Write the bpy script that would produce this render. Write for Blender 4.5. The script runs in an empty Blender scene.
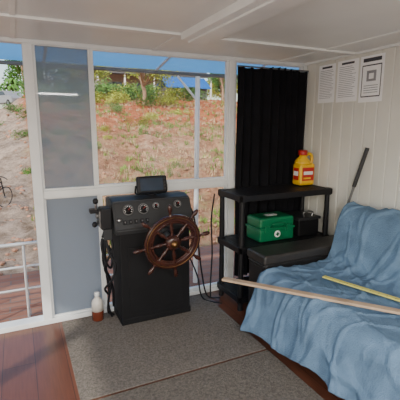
import bpy, bmesh, math, random
from mathutils import Vector, Matrix, noise
random.seed(7)
S=bpy.context.scene
COL=S.collection

# ---------------------------------------------------------------- materials
def mat(name,col,rough=.6,metal=0,var=.12,vscale=6,bump=0,bscale=60,spec=None,alpha=None,stretch=None,trans=0):
    m=bpy.data.materials.new(name); m.use_nodes=True
    nt=m.node_tree; N=nt.nodes; L=nt.links
    b=N['Principled BSDF']
    b.inputs['Roughness'].default_value=rough; b.inputs['Metallic'].default_value=metal
    if spec is not None: b.inputs['Specular IOR Level'].default_value=spec
    tc=N.new('ShaderNodeTexCoord'); mp=N.new('ShaderNodeMapping')
    L.new(tc.outputs['Object'],mp.inputs['Vector'])
    if stretch: mp.inputs['Scale'].default_value=stretch
    n=N.new('ShaderNodeTexNoise'); n.inputs['Scale'].default_value=vscale; n.inputs['Detail'].default_value=5
    L.new(mp.outputs[0],n.inputs['Vector'])
    r=N.new('ShaderNodeValToRGB')
    r.color_ramp.elements[0].position=.3; r.color_ramp.elements[1].position=.7
    r.color_ramp.elements[0].color=[c*(1-var) for c in col]+[1]
    r.color_ramp.elements[1].color=[min(1,c*(1+var)) for c in col]+[1]
    L.new(n.outputs['Fac'],r.inputs[0]); L.new(r.outputs[0],b.inputs['Base Color'])
    if bump:
        n2=N.new('ShaderNodeTexNoise'); n2.inputs['Scale'].default_value=bscale; n2.inputs['Detail'].default_value=3
        L.new(mp.outputs[0],n2.inputs['Vector'])
        bp=N.new('ShaderNodeBump'); bp.inputs['Strength'].default_value=bump; bp.inputs['Distance'].default_value=.01
        L.new(n2.outputs['Fac'],bp.inputs['Height']); L.new(bp.outputs[0],b.inputs['Normal'])
    return m

def glass(name,col,fac_diff,gl=.06):
    m=bpy.data.materials.new(name); m.use_nodes=True
    nt=m.node_tree; N=nt.nodes; L=nt.links; N.clear()
    o=N.new('ShaderNodeOutputMaterial'); t=N.new('ShaderNodeBsdfTransparent')
    g=N.new('ShaderNodeBsdfGlossy'); g.inputs['Roughness'].default_value=.03
    mx=N.new('ShaderNodeMixShader'); mx.inputs[0].default_value=gl
    L.new(t.outputs[0],mx.inputs[1]); L.new(g.outputs[0],mx.inputs[2])
    if fac_diff>0:
        d=N.new('ShaderNodeBsdfDiffuse'); d.inputs[0].default_value=(*col,1)
        tr=N.new('ShaderNodeBsdfTranslucent'); tr.inputs[0].default_value=(*col,1)
        m2=N.new('ShaderNodeMixShader'); m2.inputs[0].default_value=.5
        L.new(d.outputs[0],m2.inputs[1]); L.new(tr.outputs[0],m2.inputs[2])
        m3=N.new('ShaderNodeMixShader'); m3.inputs[0].default_value=fac_diff
        L.new(mx.outputs[0],m3.inputs[1]); L.new(m2.outputs[0],m3.inputs[2]); L.new(m3.outputs[0],o.inputs[0])
    else: L.new(mx.outputs[0],o.inputs[0])
    return m

M={}
M['white']=mat('white_frame',(.72,.74,.74),.45,var=.06)
M['ceil']=mat('ceiling_paint',(.78,.79,.76),.35,var=.05,vscale=2)
M['batten']=mat('ceiling_batten',(.82,.83,.80),.4,var=.04)
M['wallr']=mat('wall_panel_paint',(.70,.685,.62),.5,var=.05,vscale=3)
M['groove']=mat('wall_groove',(.25,.23,.19),.7)
M['black']=mat('black_plastic',(.007,.007,.009),.5,var=.2,bump=.1,bscale=200,spec=.3)
M['black2']=mat('black_paint_wood',(.005,.005,.006),.65,var=.3,spec=.25)
M['dash']=mat('dash_grey',(.014,.015,.017),.5,var=.15)
M['leather']=mat('black_leather',(.009,.008,.008),.42,var=.25,bump=.3,bscale=120)
M['armtop']=mat('worn_vinyl',(.026,.024,.023),.4,var=.25,vscale=20,bump=.3,bscale=120)  # lighter grey paints in the light reflected off the arm top
M['curtain']=mat('curtain_cloth',(.006,.006,.008),.85,var=.3,bump=.2,bscale=300,spec=.12)
M['fleece']=mat('blue_fleece',(.145,.235,.35),.95,var=.18,vscale=9,bump=.8,bscale=160,spec=.1)
M['mat1']=mat('carpet_mat',(.175,.155,.135),.95,var=.3,vscale=70,bump=.9,bscale=250,spec=.1)
M['mat2']=mat('carpet_mat_b',(.155,.137,.118),.95,var=.3,vscale=70,bump=.9,bscale=250,spec=.1)
M['wheelwood']=mat('varnished_teak',(.04,.012,.008),.25,var=.35,vscale=25)
M['brass']=mat('brass',(.22,.12,.05),.4,metal=1,var=.1)
M['chrome']=mat('chrome',(.35,.35,.35),.3,metal=1,var=.05)
M['wood']=mat('batten_wood',(.46,.33,.22),.6,var=.2,vscale=12)
M['yellow']=mat('yellow_paint',(.68,.62,.14),.45,var=.08)
M['jug']=mat('jug_yellow',(.74,.43,.005),.4,var=.06)
M['red']=mat('red_plastic',(.42,.015,.01),.4,var=.08)
M['paper']=mat('paper',(.93,.93,.93),.8,var=.02)
M['ink']=mat('ink',(.05,.05,.06),.8)
M['print']=mat('faded_print',(.28,.28,.30),.8)
M['green']=mat('green_plastic',(.002,.13,.05),.35,var=.12)
M['whitepl']=mat('white_plastic',(.75,.75,.73),.4,var=.04)
M['amber']=mat('brown_oil',(.13,.03,.015),.2,var=.15)
M['clearpl']=mat('cloudy_plastic',(.60,.56,.50),.3,var=.1)
M['grey']=mat('grey_metal',(.16,.16,.16),.4,metal=.6)
M['screen']=mat('display_screen',(.02,.035,.06),.12,var=.2)
M['awn']=glass('awning_sheet',(.30,.66,.94),.95,.02)
M['galv']=mat('galvanised',(.62,.64,.65),.4,metal=.2)
M['gutter']=mat('gutter',(.10,.105,.11),.5)
M['glass']=glass('window_glass',(1,1,1),0,.03)
M['glass2']=glass('dusty_glass',(.30,.36,.41),.60,.05)
M['glass3']=glass('frosted_glass',(.36,.41,.47),.9,.05)
M['leaf']=mat('leaf_green',(.06,.165,.015),.7,var=.5,vscale=2)
M['leaf2']=mat('leaf_yellowgreen',(.28,.33,.03),.7,var=.35,vscale=2)
M['grass']=mat('grass_green',(.12,.19,.03),.8,var=.5,vscale=1)
M['drygrass']=mat('grass_dry',(.38,.27,.15),.8,var=.4,vscale=1)
M['rock']=mat('clod',(.30,.16,.10),.9,var=.45,vscale=1)
M['bark']=mat('bark',(.26,.17,.11),.9,var=.3)
M['roof']=mat('dark_roof',(.07,.075,.08),.6)
M['blueroof']=mat('blue_roof',(.01,.10,.35),.5)
M['housew']=mat('house_wall',(.30,.27,.23),.7)
M['carwhite']=mat('car_silver',(.22,.23,.25),.3)
M['tyre']=mat('tyre',(.02,.02,.02),.8)
M['led']=mat('diffuser',(.9,.9,.88),.5)
M['globe']=glass('lamp_globe',(1,1,1),0,.03)

def floor_mat():
    m=bpy.data.materials.new('laminate_boards'); m.use_nodes=True
    N=m.node_tree.nodes; L=m.node_tree.links; b=N['Principled BSDF']
    tc=N.new('ShaderNodeTexCoord'); mp=N.new('ShaderNodeMapping'); mp.inputs['Rotation'].default_value=(0,0,math.radians(90))
    L.new(tc.outputs['Object'],mp.inputs[0])
    br=N.new('ShaderNodeTexBrick'); L.new(mp.outputs[0],br.inputs['Vector'])
    br.inputs['Scale'].default_value=1; br.inputs['Brick Width'].default_value=1.25; br.inputs['Row Height'].default_value=.19
    br.inputs['Mortar Size'].default_value=.002; br.inputs['Bias'].default_value=0
    br.inputs['Color1'].default_value=(.105,.036,.020,1); br.inputs['Color2'].default_value=(.135,.049,.028,1); br.inputs['Mortar'].default_value=(.03,.014,.010,1)
    mp2=N.new('ShaderNodeMapping'); mp2.inputs['Scale'].default_value=(30,2,1); L.new(tc.outputs['Object'],mp2.inputs[0])
    n=N.new('ShaderNodeTexNoise'); n.inputs['Scale'].default_value=2.5; n.inputs['Detail'].default_value=6; L.new(mp2.outputs[0],n.inputs['Vector'])
    mx=N.new('ShaderNodeMixRGB'); mx.blend_type='OVERLAY'; mx.inputs[0].default_value=.35
    L.new(br.outputs['Color'],mx.inputs[1]); L.new(n.outputs['Fac'],mx.inputs[2]); L.new(mx.outputs[0],b.inputs['Base Color'])
    b.inputs['Roughness'].default_value=.30
    return m
M['floor']=floor_mat()
def paver_mat():
    m=bpy.data.materials.new('red_pavers'); m.use_nodes=True
    N=m.node_tree.nodes; L=m.node_tree.links; b=N['Principled BSDF']; b.inputs['Roughness'].default_value=.85
    tc=N.new('ShaderNodeTexCoord')
    br=N.new('ShaderNodeTexBrick'); L.new(tc.outputs['Object'],br.inputs['Vector'])
    br.inputs['Scale'].default_value=1; br.inputs['Brick Width'].default_value=.42; br.inputs['Row Height'].default_value=.14
    br.inputs['Mortar Size'].default_value=.008
    br.inputs['Color1'].default_value=(.22,.085,.05,1); br.inputs['Color2'].default_value=(.29,.13,.08,1); br.inputs['Mortar'].default_value=(.16,.12,.10,1)
    L.new(br.outputs['Color'],b.inputs['Base Color']); return m
M['paver']=paver_mat()

def ground_mat():
    m=bpy.data.materials.new('dry_earth'); m.use_nodes=True
    N=m.node_tree.nodes; L=m.node_tree.links; b=N['Principled BSDF']; b.inputs['Roughness'].default_value=.95; b.inputs['Specular IOR Level'].default_value=.1
    tc=N.new('ShaderNodeTexCoord')
    def noise_(s,d=6,ro=.5):
        n=N.new('ShaderNodeTexNoise'); n.inputs['Scale'].default_value=s; n.inputs['Detail'].default_value=d; n.inputs['Roughness'].default_value=ro
        L.new(tc.outputs['Object'],n.inputs['Vector']); return n
    n1=noise_(1.6,14,.8)
    r=N.new('ShaderNodeValToRGB'); e=r.color_ramp.elements
    e[0].position=.36; e[0].color=(.13,.06,.032,1); e[1].position=.64; e[1].color=(.50,.36,.23,1)
    x=e.new(.5); x.color=(.33,.18,.105,1)
    L.new(n1.outputs['Fac'],r.inputs[0])
    sx=N.new('ShaderNodeSeparateXYZ'); L.new(tc.outputs['Object'],sx.inputs[0])
    hr=N.new('ShaderNodeMapRange'); hr.inputs['From Min'].default_value=.9; hr.inputs['From Max'].default_value=2.0
    L.new(sx.outputs['Z'],hr.inputs['Value'])
    red=N.new('ShaderNodeMixRGB'); red.blend_type='MULTIPLY'; red.inputs[2].default_value=(1.05,.56,.42,1)
    L.new(hr.outputs[0],red.inputs[0]); L.new(r.outputs[0],red.inputs[1])
    n2=noise_(.8,14,.8)
    r2=N.new('ShaderNodeValToRGB'); r2.color_ramp.elements[0].position=.53; r2.color_ramp.elements[1].position=.61
    L.new(n2.outputs['Fac'],r2.inputs[0])
    mx=N.new('ShaderNodeMixRGB'); mx.inputs[2].default_value=(.12,.17,.03,1)
    mm=N.new('ShaderNodeMath'); mm.operation='MULTIPLY'; mm.inputs[1].default_value=.5; L.new(r2.outputs[0],mm.inputs[0])
    L.new(mm.outputs[0],mx.inputs[0]); L.new(red.outputs[0],mx.inputs[1])
    n3=noise_(.8,3); ad=N.new('ShaderNodeMath'); ad.operation='MULTIPLY_ADD'; ad.inputs[1].default_value=1.2
    L.new(n3.outputs['Fac'],ad.inputs[0]); L.new(sx.outputs['X'],ad.inputs[2])
    mr=N.new('ShaderNodeMapRange'); mr.inputs['From Min'].default_value=.9; mr.inputs['From Max'].default_value=1.4
    mr.inputs['To Min'].default_value=1; mr.inputs['To Max'].default_value=0
    L.new(ad.outputs[0],mr.inputs['Value'])
    n4=noise_(2.2,14,.8); r4=N.new('ShaderNodeValToRGB'); r4.color_ramp.elements[0].position=.38; r4.color_ramp.elements[0].color=(.14,.10,.07,1); r4.color_ramp.elements[1].position=.6; r4.color_ramp.elements[1].color=(.42,.33,.26,1)
    L.new(n4.outputs['Fac'],r4.inputs[0])
    mx2=N.new('ShaderNodeMixRGB'); L.new(mr.outputs[0],mx2.inputs[0]); L.new(mx.outputs[0],mx2.inputs[1]); L.new(r4.outputs[0],mx2.inputs[2])
    L.new(mx2.outputs[0],b.inputs['Base Color'])
    bp=N.new('ShaderNodeBump'); bp.inputs['Strength'].default_value=.9; bp.inputs['Distance'].default_value=.15
    n5=noise_(3,12,.8); L.new(n5.outputs['Fac'],bp.inputs['Height']); L.new(bp.outputs[0],b.inputs['Normal'])
    return m
M['ground']=ground_mat()

# ---------------------------------------------------------------- builder
class B:
    def __init__(s): s.bm=bmesh.new(); s.mats=[]
    def mi(s,m):
        if m not in s.mats: s.mats.append(m)
        return s.mats.index(m)
    def add(s,t,m,smooth=False,mtx=None):
        i=s.mi(m)
        if mtx is not None: bmesh.ops.transform(t,matrix=mtx,verts=t.verts)
        for f in t.faces: f.material_index=i; f.smooth=smooth
        me=bpy.data.meshes.new('t'); t.to_mesh(me); t.free(); s.bm.from_mesh(me); bpy.data.meshes.remove(me)
    def box(s,x0,x1,y0,y1,z0,z1,m,bev=0,seg=2,mtx=None,smooth=False):
        t=bmesh.new(); bmesh.ops.create_cube(t,size=1)
        bmesh.ops.transform(t,matrix=Matrix.Translation(((x0+x1)/2,(y0+y1)/2,(z0+z1)/2))@Matrix.Diagonal((abs(x1-x0),abs(y1-y0),abs(z1-z0),1)),verts=t.verts)
        if bev: bmesh.ops.bevel(t,geom=t.edges[:],offset=bev,segments=seg,affect='EDGES',profile=.5)
        s.add(t,m,smooth,mtx)
    def cyl(s,p0,p1,r,m,r2=None,seg=20):
        p0=Vector(p0);p1=Vector(p1);d=p1-p0
        t=bmesh.new(); bmesh.ops.create_cone(t,cap_ends=True,segments=seg,radius1=r,radius2=r if r2 is None else r2,depth=d.length)
        q=d.to_track_quat('Z','Y').to_matrix().to_4x4()
        s.add(t,m,False,Matrix.Translation((p0+p1)/2)@q)
    def lathe(s,prof,m,mtx,seg=24,smooth=True):
        t=bmesh.new(); rings=[]
        for r,z in prof:
            rings.append([t.verts.new((r*math.cos(2*math.pi*k/seg),r*math.sin(2*math.pi*k/seg),z)) for k in range(seg)])
        for a,b in zip(rings,rings[1:]):
            for k in range(seg): t.faces.new((a[k],a[(k+1)%seg],b[(k+1)%seg],b[k]))
        t.faces.new(rings[0][::-1]); t.faces.new(rings[-1])
        s.add(t,m,smooth,mtx)
    def ring(s,R0,R1,h,m,mtx,seg=64,bev=.25):
        w=(R1-R0); c=bev*min(w,h)
        sec=[(R0+c,-h/2),(R1-c,-h/2),(R1,-h/2+c),(R1,h/2-c),(R1-c,h/2),(R0+c,h/2),(R0,h/2-c),(R0,-h/2+c)]
        t=bmesh.new(); V=[[t.verts.new((r*math.cos(2*math.pi*k/seg),r*math.sin(2*math.pi*k/seg),z)) for r,z in sec] for k in range(seg)]
        n=len(sec)
        for k in range(seg):
            a=V[k];b=V[(k+1)%seg]
            for j in range(n): t.faces.new((a[j],b[j],b[(j+1)%n],a[(j+1)%n]))
        bmesh.ops.recalc_face_normals(t,faces=t.faces)
        s.add(t,m,False,mtx)
    def tube(s,pts,r,m,seg=8,sub=8,mtx=None):
        P=[Vector(p) for p in pts]; out=[]
        Q=[P[0]*2-P[1]]+P+[P[-1]*2-P[-2]]
        for i in range(1,len(Q)-2):
            for k in range(sub):
                t_=k/sub; a,b,c,d=Q[i-1],Q[i],Q[i+1],Q[i+2]
                out.append(.5*((2*b)+(c-a)*t_+(2*a-5*b+4*c-d)*t_**2+(3*b-a-3*c+d)*t_**3))
        out.append(P[-1])
        t=bmesh.new(); rings=[]
        up=Vector((.3,.2,1)).normalized()
        for i,p in enumerate(out):
            d=(out[min(i+1,len(out)-1)]-out[max(i-1,0)]).normalized()
            u=d.cross(up)
            if u.length<.05: u=d.cross(Vector((1,0,0)))
            u.normalize(); v=d.cross(u)
            rings.append([t.verts.new(p+r*(math.cos(2*math.pi*k/seg)*u+math.sin(2*math.pi*k/seg)*v)) for k in range(seg)])
        for a,b in zip(rings,rings[1:]):
            for k in range(seg): t.faces.new((a[k],a[(k+1)%seg],b[(k+1)%seg],b[k]))
        t.faces.new(rings[0][::-1]); t.faces.new(rings[-1])
        bmesh.ops.recalc_face_normals(t,faces=t.faces)
        s.add(t,m,True,mtx)
    def extrude(s,prof,x0,x1,m,bev=0,mtx=None):
        t=bmesh.new(); a=[t.verts.new((x0,y,z)) for y,z in prof]; b=[t.verts.new((x1,y,z)) for y,z in prof]
        n=len(prof); t.faces.new(a); t.faces.new(b[::-1])
        for k in range(n): t.faces.new((a[k],b[k],b[(k+1)%n],a[(k+1)%n]))
        bmesh.ops.recalc_face_normals(t,faces=t.faces)
        if bev: bmesh.ops.bevel(t,geom=t.edges[:],offset=bev,segments=2,affect='EDGES')
        s.add(t,m,False,mtx)
    def leaves(s,c,rad,n,size,m,flat=1):
        t=bmesh.new(); c=Vector(c)
        for _ in range(n):
            d=Vector((random.gauss(0,1),random.gauss(0,1),random.gauss(0,1))).normalized()*random.random()**.45
            p=c+Vector((d.x*rad,d.y*rad,d.z*rad*flat))
            a=Vector((random.gauss(0,1),random.gauss(0,1),random.gauss(0,1))).normalized(); b=a.orthogonal().normalized()
            w=size*random.uniform(.5,1.2)
            t.faces.new([t.verts.new(p+a*w),t.verts.new(p+b*w*.5),t.verts.new(p-a*w),t.verts.new(p-b*w*.5)])
        s.add(t,m)
    def done(s,name,parent=None):
        me=bpy.data.meshes.new(name)
        s.bm.to_mesh(me); s.bm.free()
        for m in s.mats: me.materials.append(M[m])
        o=bpy.data.objects.new(name,me); COL.objects.link(o)
        if parent: o.parent=parent
        return o
T=Matrix.Translation
def R(a,ax): return Matrix.Rotation(math.radians(a),4,ax)

YW=3.03; XR=2.53; ZC=2.09; XL=-1.7; YB=-2.2
# ---------------------------------------------------------------- shell
b=B(); b.box(XL-.08,XR+.1,YB-.08,YW+.08,-.08,0,'floor'); b.done('floor')
b=B(); b.box(XL-.08,XR+.1,YB-.08,YW+.1,ZC,ZC+.06,'ceil'); b.done('ceiling')
b=B()
b.box(XL,XR,2.40,2.46,ZC-.016,ZC,'batten',.003)
b.box(XL,XR,1.15,1.21,ZC-.016,ZC,'batten',.003)
b.box(1.00,1.22,YB,2.40,ZC-.045,ZC,'batten',.004)
b.box(1.05,1.17,YB,2.40,ZC-.058,ZC-.045,'batten',.003)
b.box(1.00,1.03,2.46,YW-.03,ZC-.008,ZC,'batten',.002)
b.box(2.20,2.23,YB,YW-.03,ZC-.008,ZC,'batten',.002)
b.box(.02,.05,YB,YW-.03,ZC-.008,ZC,'batten',.002)
b.box(XR-.025,XR,YB,YW-.02,ZC-.02,ZC,'batten',.003)
b.done('trim_1')
b=B(); b.box(XR+.012,XR+.08,YB,YW+.08,0,ZC,'groove')
y=YB
while y<YW+.05:
    w=.118
    b.box(XR,XR+.02,y+.002,min(y+w-.002,YW+.07),0,ZC,'wallr',.004,1); y+=w
b.done('wall_right')
b=B(); b.box(XR-.012,XR,YB,YW-.02,0,.07,'white',.003); b.done('baseboard_right')
b=B(); b.box(XL-.07,XL,YB,YW+.05,0,.75,'wallr'); b.box(XL-.07,XL,YB,YW+.05,1.95,ZC,'wallr')
for yy in (YB,-.4,1.3,YW-.05): b.box(XL-.07,XL,yy,yy+.1,.75,1.95,'wallr')
b.done('wall_left')
b=B(); b.box(XL,XR,YB-.07,YB,1.98,ZC,'wallr')
for xx in (XL,.3,XR-.1): b.box(xx,xx+.1,YB-.07,YB,0,1.98,'wallr')
b.box(XL,.3,YB-.07,YB,0,.4,'wallr')
b.done('wall_rear')
b=B()
b.box(XL,XR,3.0,3.07,2.062,ZC,'white',.004)
b.box(XL,XR,2.985,3.09,0,.04,'white',.004)
for x0,x1 in ((.085,.15),(1.695,1.75),(2.49,XR),(XL,XL+.08)):
    b.box(x0,x1,2.99,3.07,.04,2.062,'white',.004)
b.done('wall_back')
def window(name,x0,x1,z0,z1,gm,fw=.022):
    b=B(); y0,y1=3.005,3.04
    b.box(x0,x1,y0,y1,z0,z0+fw,'white',.003); b.box(x0,x1,y0,y1,z1-fw*.5,z1,'white',.003)
    b.box(x0,x0+fw,y0,y1,z0+fw,z1-fw*.5,'white',.003); b.box(x1-fw,x1,y0,y1,z0+fw,z1-fw*.5,'white',.003)
    b.box(x0+fw*.7,x1-fw*.7,3.018,3.022,z0+fw*.7,z1-fw*.4,gm)
    b.done(name)
b=B(); b.box(.15,1.695,2.995,3.065,.985,1.04,'white',.004); b.box(1.75,2.49,2.995,3.065,.985,1.04,'white',.004); b.done('trim_2')
window('window_1',.15,.535,1.04,2.062,'glass2',.016)
window('window_2',.535,1.695,1.04,2.062,'glass')
window('window_3',.15,.555,.04,.985,'glass3',.016)
window('window_4',.555,1.695,.04,.985,'glass')
window('window_5',1.75,2.49,1.04,2.062,'glass')
window('window_6',1.75,2.49,.04,.985,'glass')

b=B(); b.box(.21,1.44,1.985,2.965,.001,.010,'mat1',.002); b.done('floor_mat')
b=B(); b.box(.21,1.44,.55,1.965,.001,.010,'mat2',.002); b.done('floor_mat')

# ---------------------------------------------------------------- curtain
def curtain():
    t=B(); bm=bmesh.new(); nx,nz=170,26; x0,x1=1.75,2.515
    V=[]
    for i in range(nx+1):
        u=i/nx; row=[]
        for j in range(nz+1):
            v=j/nz
            ph=u*2*math.pi*9+1.5*math.sin(u*9)+.5*math.sin(v*3+u*5)
            x=x0+(x1-x0)*u+.010*math.sin(2*ph)*.5+.004*math.sin(9*v+12*u)
            y=2.957+.026*math.sin(ph)*(.7+.3*(1-v))
            row.append(bm.verts.new((x,y,.12+v*1.895-.012*math.sin(u*8)*v+.004*math.cos(ph)*v)))
        V.append(row)
    for i in range(nx):
        for j in range(nz): bm.faces.new((V[i][j],V[i+1][j],V[i+1][j+1],V[i][j+1]))
    t.add(bm,'curtain',True)
    t.cyl((1.75,2.957,2.012),(2.515,2.957,2.012),.007,'grey')
    t.done('curtain')
curtain()

# ---------------------------------------------------------------- shelving
b=B(); sx0,sx1,sy0,sy1=1.55,2.49,2.53,2.920
for zt in (.97,.545,.12):
    z0=zt-.05
    b.box(sx0,sx1,sy0,sy0+.022,z0,zt,'black',.005); b.box(sx0,sx1,sy1-.022,sy1,z0,zt,'black',.005)
    b.box(sx0,sx0+.022,sy0,sy1,z0,zt,'black',.005); b.box(sx1-.022,sx1,sy0,sy1,z0,zt,'black',.005)
    n=11
    for i in range(n):
        yy=sy0+.022+(i+.5)*(sy1-sy0-.044)/n
        b.box(sx0+.02,sx1-.02,yy-.012,yy+.012,zt-.012,zt-.003,'black')
    for i in range(14):
        xx=sx0+.02+(i+.5)*(sx1-sx0-.04)/14
        b.box(xx-.011,xx+.011,sy0+.02,sy1-.02,zt-.014,zt-.0035,'black')
for xx in (sx0+.03,sx1-.03):
    for yy in (sy0+.03,sy1-.03):
        for za,zb in ((0,.07),(.12,.495),(.545,.92)):
            b.cyl((xx,yy,za),(xx,yy,zb),.024,'black',.020,16)
        for zt in (.97,.545,.12): b.cyl((xx,yy,zt-.055),(xx,yy,zt+.004),.031,'black',seg=16)
b.done('storage_shelf')

b=B(); jx,jy,jz=2.385,2.80,.975
b.box(jx-.085,jx+.085,jy-.06,jy+.06,jz,jz+.20,'jug',.022,3)
t=[( .075,.19),(.07,.215),(.05,.245),(.032,.262),(.032,.285)]
b.lathe(t,'jug',T((jx-.02,jy,jz)))
b.lathe([(.040,.275),(.042,.28),(.042,.315),(.036,.32)],'red',T((jx-.02,jy,jz)))
b.tube([(jx+.0,jy,jz+.255),(jx+.045,jy,jz+.285),(jx+.085,jy,jz+.26),(jx+.078,jy,jz+.18)],.015,'jug')
b.box(jx-.065,jx+.065,jy-.0635,jy-.059,jz+.045,jz+.165,'red',.001)
b.box(jx-.052,jx+.052,jy-.0655,jy-.062,jz+.10,jz+.13,'whitepl',.0005)
b.box(jx-.052,jx+.03,jy-.0655,jy-.062,jz+.06,jz+.075,'jug',.0005)
b.box(jx-.0885,jx-.084,jy-.035,jy+.035,jz+.05,jz+.16,'red',.001)
b.box(jx-.0905,jx-.086,jy-.03,jy+.03,jz+.09,jz+.13,'whitepl',.0005)
b.done('plastic_jug')

b=B(); cx,cy,cz=1.955,2.70,.5455
b.box(cx-.175,cx+.175,cy-.11,cy+.11,cz,cz+.105,'green',.014,3)
b.box(cx-.18,cx+.18,cy-.115,cy+.115,cz+.10,cz+.118,'green',.004)
b.box(cx-.175,cx+.175,cy-.11,cy+.11,cz+.112,cz+.205,'green',.022,3)
for dx in (-.11,.11): b.box(cx+dx-.022,cx+dx+.022,cy-.124,cy-.108,cz+.08,cz+.14,'green',.004)
b.tube([(cx-.06,cy-.112,cz+.13),(cx-.06,cy-.135,cz+.155),(cx,cy-.14,cz+.16),(cx+.06,cy-.135,cz+.155),(cx+.06,cy-.112,cz+.13)],.007,'green')
b.lathe([(.030,0),(.030,.004),(.026,.005)],'whitepl',T((cx,cy-.109,cz+.06))@R(90,'X'))
b.box(cx-.006,cx+.006,cy-.117,cy-.113,cz+.043,cz+.077,'green'); b.box(cx-.017,cx+.017,cy-.117,cy-.113,cz+.054,cz+.066,'green')
b.box(cx-.05,cx+.05,cy-.03,cy+.03,cz+.204,cz+.207,'whitepl',.001)
b.done('first_aid_case')
b=B(); 
b.box(2.19,2.42,2.60,2.86,.5455,.70,'black2',.012,3); b.box(2.18,2.43,2.59,2.87,.69,.715,'dash',.006)
b.tube([(2.26,2.62,.715),(2.26,2.62,.76),(2.35,2.62,.76),(2.35,2.62,.715)],.007,'chrome')
b.done('battery_box')

# ---------------------------------------------------------------- helm
b=B(); hx0,hx1=.625,1.185
b.box(hx0,hx1,2.70,2.97,.0105,.76,'black2',.008)
b.box(hx0-.005,hx1+.005,2.695,2.97,.011,.06,'black2',.004)
b.box(hx0+.06,hx1-.06,2.695,2.705,.10,.62,'black2',.004)
b.extrude([(2.97,.74),(2.97,.975),(2.83,.985),(2.74,.965),(2.655,.77),(2.66,.735)],hx0-.035,hx1+.02,'dash',.008)
ang=math.degrees(math.atan2(.195,.085))
flip=lambda x,s: T((x,2.6975+s*math.cos(math.radians(ang)),.8675+s*math.sin(math.radians(ang))))@R(ang,'X')
for x,s,r in ((.70,.04,.040),(.815,.04,.040),(.915,.055,.026),(1.09,.055,.030)):
    b.lathe([(r,-.004),(r,.008),(r*.86,.012),(r*.84,.007),(.001,.007)],'grey',flip(x,s))
    b.lathe([(r*.82,.0),(r*.82,.0085),(.001,.0085)],'black2',flip(x,s))
    for a in range(-120,121,30):
        b.box(-.0015,.0015,r*.55,r*.75,.0085,.0095,'paper',mtx=flip(x,s)@R(a,'Z'))
    b.box(-.0012,.0012,0,r*.6,.0095,.0105,'red',mtx=flip(x,s)@R(-50,'Z'))
for i in range(5):
    x=.665+i*.042
    b.box(-.013,.013,-.017,.017,0,.009,'black',.002,mtx=flip(x,-.05)); b.box(-.003,.003,-.006,.006,.008,.016,'grey',.001,mtx=flip(x,-.05))
b.lathe([(.014,0),(.014,.014),(.010,.018)],'chrome',flip(.625,-.03))
b.done('helm_console')
b=B(); mt=T((.925,2.83,1.065))@R(-12,'X')
b.box(-.12,.12,-.02,.025,-.066,.066,'black',.012,3,mtx=mt)
b.box(-.098,.085,-.0225,-.018,-.048,.048,'screen',.002,mtx=mt)
for i in range(4): b.box(.093,.108,-.024,-.018,-.045+i*.026,-.03+i*.026,'dash',.002,mtx=mt)
b.tube([(.80,2.84,1.06),(.80,2.85,1.0),(.85,2.85,.992),(1.0,2.85,.992),(1.05,2.85,1.0),(1.05,2.84,1.06)],.007,'black')
b.lathe([(.04,.982),(.04,.992),(.015,.998)],'black',T((.925,2.85,0)))
b.done('chartplotter')
b=B(); W=T((.965,2.50,.685))@R(90+10,'X')@Matrix.Scale(1.08,4)
b.ring(.150,.198,.028,'wheelwood',W); b.ring(.178,.184,.032,'brass',W)
b.ring(.138,.152,.018,'wheelwood',W)
b.lathe([(.045,-.03),(.052,-.02),(.052,.02),(.04,.028),(.03,.034)],'wheelwood',W,32)
b.lathe([(.026,.03),(.026,.040),(.016,.046),(.010,.056)],'brass',W,24)
for k in range(8):
    sp=[(.010,.04),(.013,.055),(.008,.066),(.014,.09),(.015,.105),(.009,.125),(.013,.14),(.013,.20),(.008,.205),(.010,.215),(.015,.235),(.0155,.25),(.011,.268),(.004,.275)]
    b.lathe(sp,'wheelwood',W@R(k*45+8,'Z')@R(90,'Y'),14)
b.lathe([(.022,-.160),(.022,-.02)],'grey',W,20)
b.lathe([(.05,-.165),(.05,-.14),(.03,-.13)],'black',W,20)
b.done('ships_wheel')
b=B()
b.box(.505,.586,2.72,2.84,.77,.93,'black',.012,3)
b.box(.495,.51,2.735,2.825,.79,.91,'grey',.004)
b.cyl((.48,2.78,.87),(.586,2.78,.87),.022,'grey')
b.tube([(.488,2.78,.87),(.48,2.755,.91),(.475,2.735,.965)],.009,'chrome'); b.lathe([(.004,-.02),(.018,-.014),(.02,.006),(.012,.02)],'black',T((.474,2.733,.985)))
b.tube([(.488,2.78,.83),(.475,2.72,.82),(.455,2.67,.83)],.008,'chrome'); b.lathe([(.004,-.02),(.016,-.012),(.018,.006),(.010,.018)],'black',T((.448,2.66,.835)))
b.box(.515,.575,2.695,2.722,.70,.78,'dash',.006)
b.box(.435,.495,2.74,2.80,.895,.925,'black',.006)
for pts in ([(.55,2.78,.77),(.53,2.76,.6),(.54,2.80,.42),(.56,2.83,.25),(.55,2.86,.08),(.6,2.88,.025)],
            [(.57,2.80,.77),(.58,2.74,.62),(.52,2.75,.48),(.57,2.80,.33),(.55,2.84,.15),(.58,2.86,.025)],
            [(.535,2.75,.77),(.50,2.73,.66),(.53,2.73,.52),(.57,2.76,.47),(.59,2.80,.55),(.57,2.83,.62)],
            [(.53,2.76,.77),(.55,2.72,.60),(.59,2.70,.50),(.56,2.72,.38),(.52,2.78,.30),(.56,2.83,.22)],
            [(.56,2.83,.77),(.53,2.86,.5),(.59,2.86,.3),(.60,2.88,.1)]):
    b.tube(pts,.009,'black')
b.done('throttle_control')
b=B()
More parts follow.
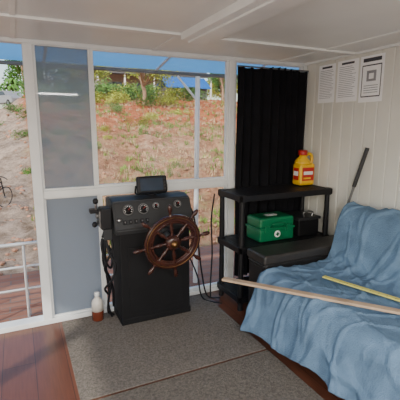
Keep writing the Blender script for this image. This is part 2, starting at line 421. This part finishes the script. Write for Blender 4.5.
for pts in ([(1.215,2.88,.90),(1.30,2.90,.80),(1.36,2.93,.55),(1.40,2.93,.25),(1.44,2.90,.02),(1.52,2.80,.02)],
            [(1.195,2.92,.55),(1.28,2.93,.40),(1.36,2.93,.20),(1.38,2.86,.02),(1.48,2.70,.02)],
            [(1.53,2.94,.93),(1.50,2.94,.7),(1.51,2.94,.4),(1.49,2.93,.12),(1.45,2.85,.02)]):
    b.tube(pts,.007,'black')
b.done('power_cable')
b=B(); Q=T((.475,2.885,.0105))
b.lathe([(.040,0),(.046,.006),(.046,.075),(.045,.08)],'amber',Q)
b.lathe([(.045,.08),(.045,.14),(.038,.165),(.018,.185),(.016,.20)],'clearpl',Q)
b.lathe([(.019,.198),(.020,.20),(.020,.225),(.018,.23)],'whitepl',Q)
b.done('oil_bottle')

# ---------------------------------------------------------------- sofa
sofa=bpy.data.objects.new('sofa',None); COL.objects.link(sofa)
ys0,ys1=.35,2.42
b=B(); b.box(1.55,2.46,ys0+.2,2.18,.07,.27,'leather',.02,3); 
for xx in (1.62,2.38):
    for yy in (ys0+.1,2.32): b.cyl((xx,yy,0),(xx,yy,.075),.022,'black',seg=14)
b.done('base',sofa)
b=B(); b.box(1.50,2.20,1.32,2.165,.26,.455,'leather',.05,4,smooth=True); b.box(1.50,2.20,ys0+.22,1.31,.26,.455,'leather',.05,4,smooth=True); b.done('seat_cushions',sofa)
lean=T((2.24,0,.45))@R(9,'Y')@T((-2.24,0,-.45))
b=B(); b.box(2.20,2.36,ys0+.1,2.17,.30,.84,'leather',.05,4,mtx=lean,smooth=True); b.done('backrest',sofa)
for i,(a,c) in enumerate(((2.185,ys1),(ys0,ys0+.215))):
    b=B(); b.box(1.56,2.44,a,c,.07,.525,'leather',.02,3)
    b.box(1.545,2.45,a-.005,c+.008,.515,.585,'armtop',.018,4)
    b.box(1.55,1.562,a+.03,c-.03,.10,.49,'leather',.005)
    b.tube([(1.556,a+.01,.505),(1.556,c-.01,.505)],.006,'armtop'); b.done('arm_%d'%(i+1),sofa)

def cr(P,n):
    Q=[P[0]]+P+[P[-1]]; out=[]
    for i in range(1,len(Q)-2):
        for k in range(12):
            t=k/12; a,b_,c,d=[Vector(q) for q in (Q[i-1],Q[i],Q[i+1],Q[i+2])]
            out.append(.5*((2*b_)+(c-a)*t+(2*a-5*b_+4*c-d)*t**2+(3*b_-a-3*c+d)*t**3))
    out.append(Vector(P[-1]))
    L=[0]
    for i in range(1,len(out)): L.append(L[-1]+(out[i]-out[i-1]).length)
    res=[];j=0
    for k in range(n+1):
        s=L[-1]*k/n
        while j<len(L)-2 and L[j+1]<s: j+=1
        f=(s-L[j])/max(1e-9,L[j+1]-L[j]); res.append(out[j].lerp(out[j+1],f))
    return res
def blanket():
    bm=bmesh.new(); NY,NS=200,180; V=[]
    for i in range(NY+1):
        u=i/NY; y=2.170-u*1.60
        hem=.06+.07*min(1,u*2.2)+.015*math.sin(u*21)
        out=.045*math.exp(-u*9)
        P=[(1.435-out*1.2,hem),(1.452-out*.7,.22),(1.462-out*.2,.38),(1.485,.455),(1.54,.487),(1.66,.478),(1.85,.470),(2.03,.475),(2.115,.50),(2.15,.58),(2.175,.70),(2.205,.81),(2.25,.88),(2.33,.90),(2.42,.87),(2.455,.77)]
        C=cr(P,NS); row=[]
        for j,c in enumerate(C):
            s=j/NS
            t0=C[max(j-1,0)]; t1=C[min(j+1,NS)]; tg=(t1-t0).normalized(); nrm=Vector((-tg.y,tg.x))
            p3=Vector((c.x*2.2,y*2.6,c.y*2.2))
            front=max(0,1-s/.22)
            d=.012*noise.noise(p3*1.6)+.006*noise.noise(Vector((c.x*5,y*7+3*c.x,c.y*5)))
            for (fa,fb,fc,am) in ((2,1.3,3,.015),(-3,2.2,5,.010),(4,-1.2,2.5,.009),(5,3,6,.006)):
                rid=1-abs(noise.noise(Vector((c.x*abs(fa)+y*fb+fa,y*fc-c.x*fa,c.y*2+fa)))); d+=am*max(0,rid-.86)/.14
            d+=front*.012*math.sin(y*19+2.2*math.sin(y*5)+c.y*4)
            d+=.012*front
            yy=y+.02*(noise.noise(Vector((c.x*4,c.y*4,0.3)))-.4)*max(0,1-u*8)
            d=max(d-.005,-.004)+.006
            row.append(bm.verts.new((c.x+nrm.x*d,yy,c.y+nrm.y*d)))
        V.append(row)
    for i in range(NY):
        for j in range(NS): bm.faces.new((V[i][j],V[i][j+1],V[i+1][j+1],V[i+1][j]))
    t=B(); t.add(bm,'fleece',True); o=t.done('throw_blanket')
    md=o.modifiers.new('th','SOLIDIFY'); md.thickness=.008; md.offset=0
    return o
blanket()

def plank(name,p0,p1,w,h,m,ext=None):
    b=B(); p0=Vector(p0);p1=Vector(p1); d=(p1-p0); L=d.length
    q=d.to_track_quat('X','Z').to_matrix().to_4x4()
    b.box(0,L,-w/2,w/2,0,h,m,.003,mtx=T(p0)@q)
    if ext:
        n=int(L/.05)
        for i in range(n): b.box(.02+i*.05,.022+i*.05,-w/2+.002,0,h,h+.0006,'ink',mtx=T(p0)@q)
    b.done(name)
plank('wooden_batten',(1.16,2.10,.512),(1.98,1.04,.516),.045,.016,'wood')
plank('measuring_stick',(1.80,1.86,.508),(2.00,1.18,.512),.035,.010,'yellow',True)

b=B(); b.cyl((2.40,2.36,.588),(2.50,2.20,1.34),.010,'grey'); 
a=Vector((2.40,2.36,.588));c=Vector((2.50,2.20,1.34))
b.cyl(a.lerp(c,.58),a.lerp(c,1.0),.016,'dash'); b.cyl(a.lerp(c,.0),a.lerp(c,.06),.015,'dash')
b.done('boat_pole')

def notice(y0,y1,z0,z1,kind):
    b=B(); x=XR-.0015
    b.box(x-.0008,x+.0008,y0,y1,z0,z1,'paper')
    X0,X1=x-.0014,x-.0008; w=y1-y0; h=z1-z0
    if kind==2:
        b.box(X0,X1,y0+.12*w,y1-.12*w,z1-.13*h,z1-.05*h,'ink')
        for a,c in ((.09,.12),(.88,.91)): b.box(X0,X1,y0+a*w,y0+c*w,z0+.13*h,z1-.2*h,'ink')
        b.box(X0,X1,y0+.1*w,y0+.9*w,z0+.11*h,z0+.135*h,'ink'); b.box(X0,X1,y0+.1*w,y0+.9*w,z1-.22*h,z1-.195*h,'ink')
        b.box(X0,X1,y0+.3*w,y0+.7*w,z0+.45*h,z0+.68*h,'print'); b.box(X0-.0003,X1,y0+.4*w,y0+.6*w,z0+.5*h,z0+.62*h,'paper')
        for k in range(4): b.box(X0,X1,y0+.2*w,y1-.2*w,z0+(.2+.05*k)*h,z0+(.214+.05*k)*h,'print')
    else:
        b.box(X0,X1,y0+.2*w,y1-.2*w,z1-.10*h,z1-.05*h,'ink')
        for i in range(17):
            zz=z1-.15*h-i*.045*h
            if zz<z0+.06*h: break
            e=random.uniform(.08,.3)
            b.box(X0,X1,y0+e*w,y1-.09*w,zz-.011*h,zz,'print')
    b.done('notice_paper')
notice(2.625,2.825,1.715,2.04,0); notice(2.375,2.60,1.71,2.045,1); notice(2.13,2.355,1.695,2.045,2)

# unseen fill lamps, added behind the camera to brighten the interior
b=B(); b.box(.2,1.0,-1.0,-.6,ZC-.04,ZC,'whitepl',.006); b.box(.22,.98,-.98,-.62,ZC-.046,ZC-.038,'led',.002); b.done('ceiling_lamp')
la=bpy.data.lights.new('ceiling_lamp_light','AREA'); la.shape='RECTANGLE'; la.size=.74; la.size_y=.34; la.energy=82; la.color=(1,.985,.96)
lo=bpy.data.objects.new('ceiling_lamp_light',la); COL.objects.link(lo); lo.location=(.6,-.8,ZC-.06)
b=B(); b.lathe([(.03,-.13),(.09,-.10),(.13,-.02),(.13,.03),(.09,.10),(.03,.13)],'globe',T((-.5,-.9,1.45))); b.cyl((-.5,-.9,1.57),(-.5,-.9,ZC),.006,'black'); b.cyl((-.5,-.9,ZC-.03),(-.5,-.9,ZC),.05,'whitepl'); b.done('pendant_lamp')  # added globe with no known counterpart, fill for ceiling and walls
la=bpy.data.lights.new('pendant_lamp_light','POINT'); la.shadow_soft_size=.09; la.energy=125; la.color=(1,.985,.965)
lo=bpy.data.objects.new('pendant_lamp_light',la); COL.objects.link(lo); lo.location=(-.5,-.9,1.45)

# ---------------------------------------------------------------- outside
def gz(x,y):
    pts=[(3.6,-1.0),(5,-1.0),(8,-.75),(11,-.1),(16,1.0),(22,2.2),(30,3.7),(36,4.0),(60,4.3),(140,4.6)]
    z=pts[-1][1]
    if y<=pts[0][0]: z=pts[0][1]
    else:
        for (a,za),(c,zc) in zip(pts,pts[1:]):
            if y<=c: 
                f=(y-a)/(c-a); z=za+(zc-za)*f; break
    amp=.25 if y>6.5 else .03
    z+=amp*noise.noise(Vector((x*.35,y*.35,0)))+amp*.8*noise.noise(Vector((x*1.3,y*1.3,3)))+amp*.5*noise.noise(Vector((x*3,y*3,8)))
    if x<1 and y>9: z-=min(1.3,(1-x)*.6)*min(1,(y-9)/14)
    return z
bm=bmesh.new(); nx,ny=260,240; V=[]
for i in range(nx+1):
    row=[]
    for j in range(ny+1):
        f=j/ny; y=3.4+136*(f**2.3); x=(-30+90*i/nx)*(.25+.75*f)*1.2
        row.append(bm.verts.new((x,y,gz(x,y))))
    V.append(row)
for i in range(nx):
    for j in range(ny): bm.faces.new((V[i][j],V[i+1][j],V[i+1][j+1],V[i][j+1]))
t=B(); t.add(bm,'ground',True); t.done('ground')
b=B(); b.box(-30,30,-40,3.5,-1.3,-1.15,'ground'); b.done('ground')
def tufts(name,m,n,hmin,hmax,thr,off,xmin=.03):
    bm=bmesh.new(); k=0
    while k<n:
        y=6.3+26*random.random()**1.3; x=y*random.uniform(xmin,.72)
        if noise.noise(Vector((x*.45+off,y*.45,off)))+.25*noise.noise(Vector((x*1.7,y*1.7,off)))<thr: 
            if random.random()<.9: continue
        z=gz(x,y)-.02; k+=1
        sc=1+(y-6)*.035
        for _ in range(7):
            a=random.uniform(0,6.283); h=random.uniform(hmin,hmax)*sc; w=.018*sc; l=random.uniform(.1,.6)*h
            bx,by=x+random.gauss(0,.05),y+random.gauss(0,.05); c_,s_=math.cos(a),math.sin(a)
            bm.faces.new([bm.verts.new((bx-s_*w,by+c_*w,z)),bm.verts.new((bx+s_*w,by-c_*w,z)),bm.verts.new((bx+c_*l+s_*w*.3,by+s_*l-c_*w*.3,z+h))])
    t=B(); t.add(bm,m); t.done(name)
tufts('grass_tufts','grass',1300,.06,.18,.14,3.0)
tufts('grass_tufts','drygrass',1900,.05,.14,.0,11.0)
bm=bmesh.new()
for _ in range(1100):
    y=6.3+22*random.random()**1.4; x=y*random.uniform(-.12,.7); r=random.uniform(.02,.07)*(1+(y-6)*.04)
    mm_=T((x,y,gz(x,y)))@R(random.uniform(0,360),'Z')@Matrix.Diagonal((r*random.uniform(.8,1.6),r,r*.7,1))
    bmesh.ops.create_icosphere(bm,subdivisions=1,radius=1,matrix=mm_)
t=B(); t.add(bm,'rock'); t.done('rocks')

DZ=-.52
b=B(); b.box(XL-3,5.5,3.13,5.75,DZ-.08,DZ,'paver',.01); b.box(XL-3,5.5,3.2,5.7,DZ-.4,DZ-.08,'gutter'); b.done('deck')
b=B()
for z,x1 in ((-.20,.95),(.05,.95),(.30,.95)): b.cyl((XL-2,4.3,z),(x1,4.3,z),.012 if z<.2 else .018,'galv')
for x in (XL-1,-1.0,-.35,-.02,.3,.95): b.cyl((x,4.3,DZ),(x,4.3,.31),.014,'galv')
b.done('deck_railing')
b=B(); b.extrude([(3.12,2.38),(4.42,2.155),(4.42,2.16),(3.12,2.385)],XL-2,4.5,'awn')
b.box(XL-2,4.5,4.37,4.41,2.105,2.14,'gutter',.005)
for x in (-2,-.9,.3,1.5,2.7,3.9): b.extrude([(3.12,2.35),(4.36,2.135),(4.36,2.15),(3.12,2.375)],x,x+.025,'galv')
b.done('awning')
b=B(); 
for x in (-1.6,2.0): 
    b.cyl((x,4.38,DZ+.002),(x+.04,4.38,2.10),.030,'whitepl')
    b.cyl((x+.03,4.38,1.82),(x-.22,4.38,2.09),.014,'whitepl')
b.done('awning_post')

def bush(x,y,r,m='leaf',n=360):
    b=B(); z=gz(x,y)
    for k in range(4): b.cyl((0,0,0),(random.uniform(-.5,.5)*r,random.uniform(-.5,.5)*r,r*.7),.02,'bark',.006,6)
    for k in range(6): b.leaves((random.uniform(-.6,.6)*r,random.uniform(-.6,.6)*r,r*random.uniform(.2,.7)),r*.5,n//3,.03+.04*r,m)
    o=b.done('bush'); o.location=(x,y,z-.05); return o
bs=[bush(3.5,40,.8),bush(4.6,36,.8,'leaf2'),bush(-6.5,43,.9)]
for (x,y,s) in ((1.4,12,.28),(2.5,14.5,.45),(3.6,18,.5),(5.6,19,.8),(2.4,20,.5),(6.6,20,.7),(5.4,23,.9),(3.1,24,1.2),(7.8,24,1.0),(9.1,22,.9),(3.4,16,.35),
               (4.6,26,1.3),(6.2,26,1.3),(9.9,26,1.4),(2.3,27,1.6),(3.6,28,1.8),(5.2,13,.35),(-.9,24,.7),(-2.2,20,.9),(.9,15,.4),(11,29,1.8),(4.4,30,2.0),(5.8,30,2.0),(.75,9,.3),(2.2,8.6,.22),
               (.3,18,.6),(.7,21,.8),(7.4,28,1.7),(12.5,29,1.8),(14,31,1.8),(9.2,29,1.6),(1.3,30,1.8),(.3,13,.4),(.0,26,.9),(6.8,30,2.0),(8.2,30.5,1.9),(10,31,1.8)):
    src=random.choice(bs[:1]+bs); o=bpy.data.objects.new('bush',src.data); COL.objects.link(o)
    o.location=(x,y,gz(x,y)-.05); o.scale=(s,s,s*.75); o.rotation_euler=(0,0,random.uniform(0,6))
def tree(h,r,m,dens=330,lf=.17):
    b=B(); b.tube([(0,0,0),(.1,.05,h*.3),(-.05,.1,h*.6),(.1,0,h)],.13,'bark')
    for k in range(9):
        a=random.uniform(0,6.28); rr=random.uniform(.2,.8)*r; zz=h*random.uniform(.6,1.15)
        b.tube([(0,0,h*.45),(rr*.5*math.cos(a),rr*.5*math.sin(a),(zz+h*.45)/2),(rr*math.cos(a),rr*math.sin(a),zz)],.05,'bark',6,4)
        b.leaves((rr*math.cos(a),rr*math.sin(a),zz),r*.42,dens,lf,m)
    return b.done('gum_tree')
t1=tree(4.6,2.4,'leaf'); t1.location=(26,48,gz(26,48)-.1)
t2=tree(2.9,2.3,'leaf2',380,.10); t2.location=(7.9,25.5,gz(7.9,25.5)-.1)
for (src,x,y,s) in ((t1,1.5,60,1.3),(t1,9,66,1.5),(t2,16,70,1.8),(t1,24,60,1.4),(t1,22,72,1.6),(t1,4.8,62,1.4),(t1,-6,64,1.3),(t1,31,48,1.3),(t1,-12,60,1.3),(t2,33,60,1.5),(t1,38,70,1.8),(t1,45,60,1.6),(t2,5.4,33,.9),(t1,18.5,34,.85)):
    o=bpy.data.objects.new('gum_tree',src.data); COL.objects.link(o); o.location=(x,y,gz(x,y)-.1); o.scale=(s,s,s); o.rotation_euler=(0,0,random.uniform(0,6))
def palm():
    b=B(); b.tube([(0,0,0),(.1,0,1.5),(.05,.05,3.2)],.11,'bark')
    for k in range(13):
        a=k*6.283/13; up=random.uniform(.1,.9); t=bmesh.new()
        prev=None
        for i in range(9):
            f=i/8; rr=1.7*f; z=3.2+up*1.2*math.sin(f*2.2)-f*f*1.1
            p=Vector((rr*math.cos(a)+.05,rr*math.sin(a),z)); sd=Vector((-math.sin(a),math.cos(a),0))*.28*math.sin(.3+2.7*f); dn=Vector((0,0,-.10))
            cur=(t.verts.new(p+sd+dn),t.verts.new(p),t.verts.new(p-sd+dn))
            if prev: t.faces.new((prev[0],prev[1],cur[1],cur[0])); t.faces.new((prev[1],prev[2],cur[2],cur[1]))
            prev=cur
        b.add(t,'leaf')
    return b.done('palm_tree')
p=palm(); p.location=(-1.6,46,gz(-1.6,46)-.1); p.scale=(.8,.8,.8)
for x,y,s in ((-3.6,48,.9),(.4,54,.9),(-2.2,57,1.0),(-.2,50,.75)):
    o=bpy.data.objects.new('palm_tree',p.data); COL.objects.link(o); o.location=(x,y,gz(x,y)-.1); o.scale=(s,s,s); o.rotation_euler=(0,0,x)
b=B(); hz=3.9
b.box(8,19,41,47,hz-.3,hz+3.0,'housew'); 
b.extrude([(38.2,hz+2.7),(44,hz+4.4),(49.8,hz+2.7),(49.8,hz+2.9),(44,hz+4.6),(38.2,hz+2.9)],7,20,'roof')
for x in (7.4,10,13,16,19.4): b.box(x,x+.15,38.4,38.55,hz-.3,hz+2.75,'whitepl')
for x in (9,12,15): b.box(x,x+1.4,40.95,41.02,hz+1,hz+2.2,'screen'); 
b.box(17,18,40.95,41.02,hz,hz+2.1,'roof')
b.done('house')
b=B(); b.box(12.6,16.4,33.2,35.6,3.6,5.1,'roof')
b.extrude([(32.9,4.95),(34.4,5.95),(35.9,4.95),(35.9,5.05),(34.4,6.07),(32.9,5.05)],12.3,16.7,'blueroof')
b.box(13,14.4,33.15,33.21,3.7,4.9,'housew'); b.done('garden_shed')
def car(m,x,y,rot):
    b=B()
    b.extrude([(-2.2,.35),(-2.25,.75),(-1.9,.98),(-1.1,1.05),(-.6,1.5),(.9,1.55),(1.6,1.1),(2.15,.95),(2.2,.35)],-.85,.85,m,.05)
    b.extrude([(-1.0,1.07),(-.57,1.44),(.85,1.49),(1.4,1.10)],-.86,.86,'screen',.01)
    for yy in (-1.4,1.4):
        for s in (-1,1): b.cyl((s*.7,yy,.33),(s*.88,yy,.33),.33,'tyre'); b.cyl((s*.86,yy,.33),(s*.89,yy,.33),.18,'chrome')
    o=b.done('car'); o.location=(x,y,gz(x,y)); o.rotation_euler=(0,0,math.radians(rot)); return o
car('carwhite',-.2,43,25)
b=B()
for wx in (-.52,.52):
    Wm=T((wx,0,.34))@R(90,'X'); b.ring(.31,.34,.03,'tyre',Wm,40)
    b.lathe([(.03,-.04),(.03,.04)],'grey',Wm,12)
    for k in range(9): b.cyl((wx,0,.34),(wx+.31*math.cos(k*.698),0,.34+.31*math.sin(k*.698)),.004,'grey',seg=5)
for p_,q_ in (((-.52,0,.34),(-.08,0,.30)),((-.52,0,.34),(-.20,0,.78)),((-.08,0,.30),(-.22,0,.90)),((-.08,0,.30),(.36,0,.72)),((-.20,0,.80),(.34,0,.84)),((.52,0,.34),(.33,0,.98))):
    b.cyl(p_,q_,.018,'black',seg=10)
b.tube([(.30,-.28,.98),(.34,-.12,1.02),(.34,.12,1.02),(.30,.28,.98)],.014,'black')
b.box(-.36,-.10,-.06,.06,.89,.94,'black',.02,2); b.lathe([(.09,-.01),(.09,.01)],'grey',T((-.08,.03,.30))@R(90,'X'),20)
b.cyl((-.08,.03,.3),(-.02,.08,.15),.01,'grey'); b.cyl((-.08,-.03,.3),(-.14,-.08,.45),.01,'grey')
o=b.done('bicycle'); o.location=(-.62,10,gz(-.62,10)-.02); o.rotation_euler=(math.radians(6),0,math.radians(50)); o.scale=(.75,.75,.75)

# ---------------------------------------------------------------- light
w=bpy.data.worlds.new('sky'); S.world=w; w.use_nodes=True
N=w.node_tree.nodes; L=w.node_tree.links; bg=N['Background']
sk=N.new('ShaderNodeTexSky'); sk.sky_type='NISHITA'; sk.sun_disc=False; sk.sun_elevation=math.radians(38); sk.sun_rotation=math.radians(215); sk.dust_density=3; sk.air_density=1.2
L.new(sk.outputs[0],bg.inputs['Color']); bg.inputs['Strength'].default_value=.38
sl=bpy.data.lights.new('sun','SUN'); sl.energy=4.0; sl.angle=math.radians(1.5); sl.color=(1,.95,.86)
so=bpy.data.objects.new('sun',sl); COL.objects.link(so); so.rotation_euler=Vector((.65,.45,-.6)).to_track_quat('-Z','Y').to_euler()

# ---------------------------------------------------------------- camera
cd=bpy.data.cameras.new('camera'); cd.sensor_width=36; cd.lens=385/400*36; cd.clip_start=.02; cd.clip_end=500
co=bpy.data.objects.new('camera',cd); COL.objects.link(co); co.location=(0,0,1.5)
co.rotation_euler=(math.radians(90-10.7),0,math.radians(-25.3))
S.camera=co
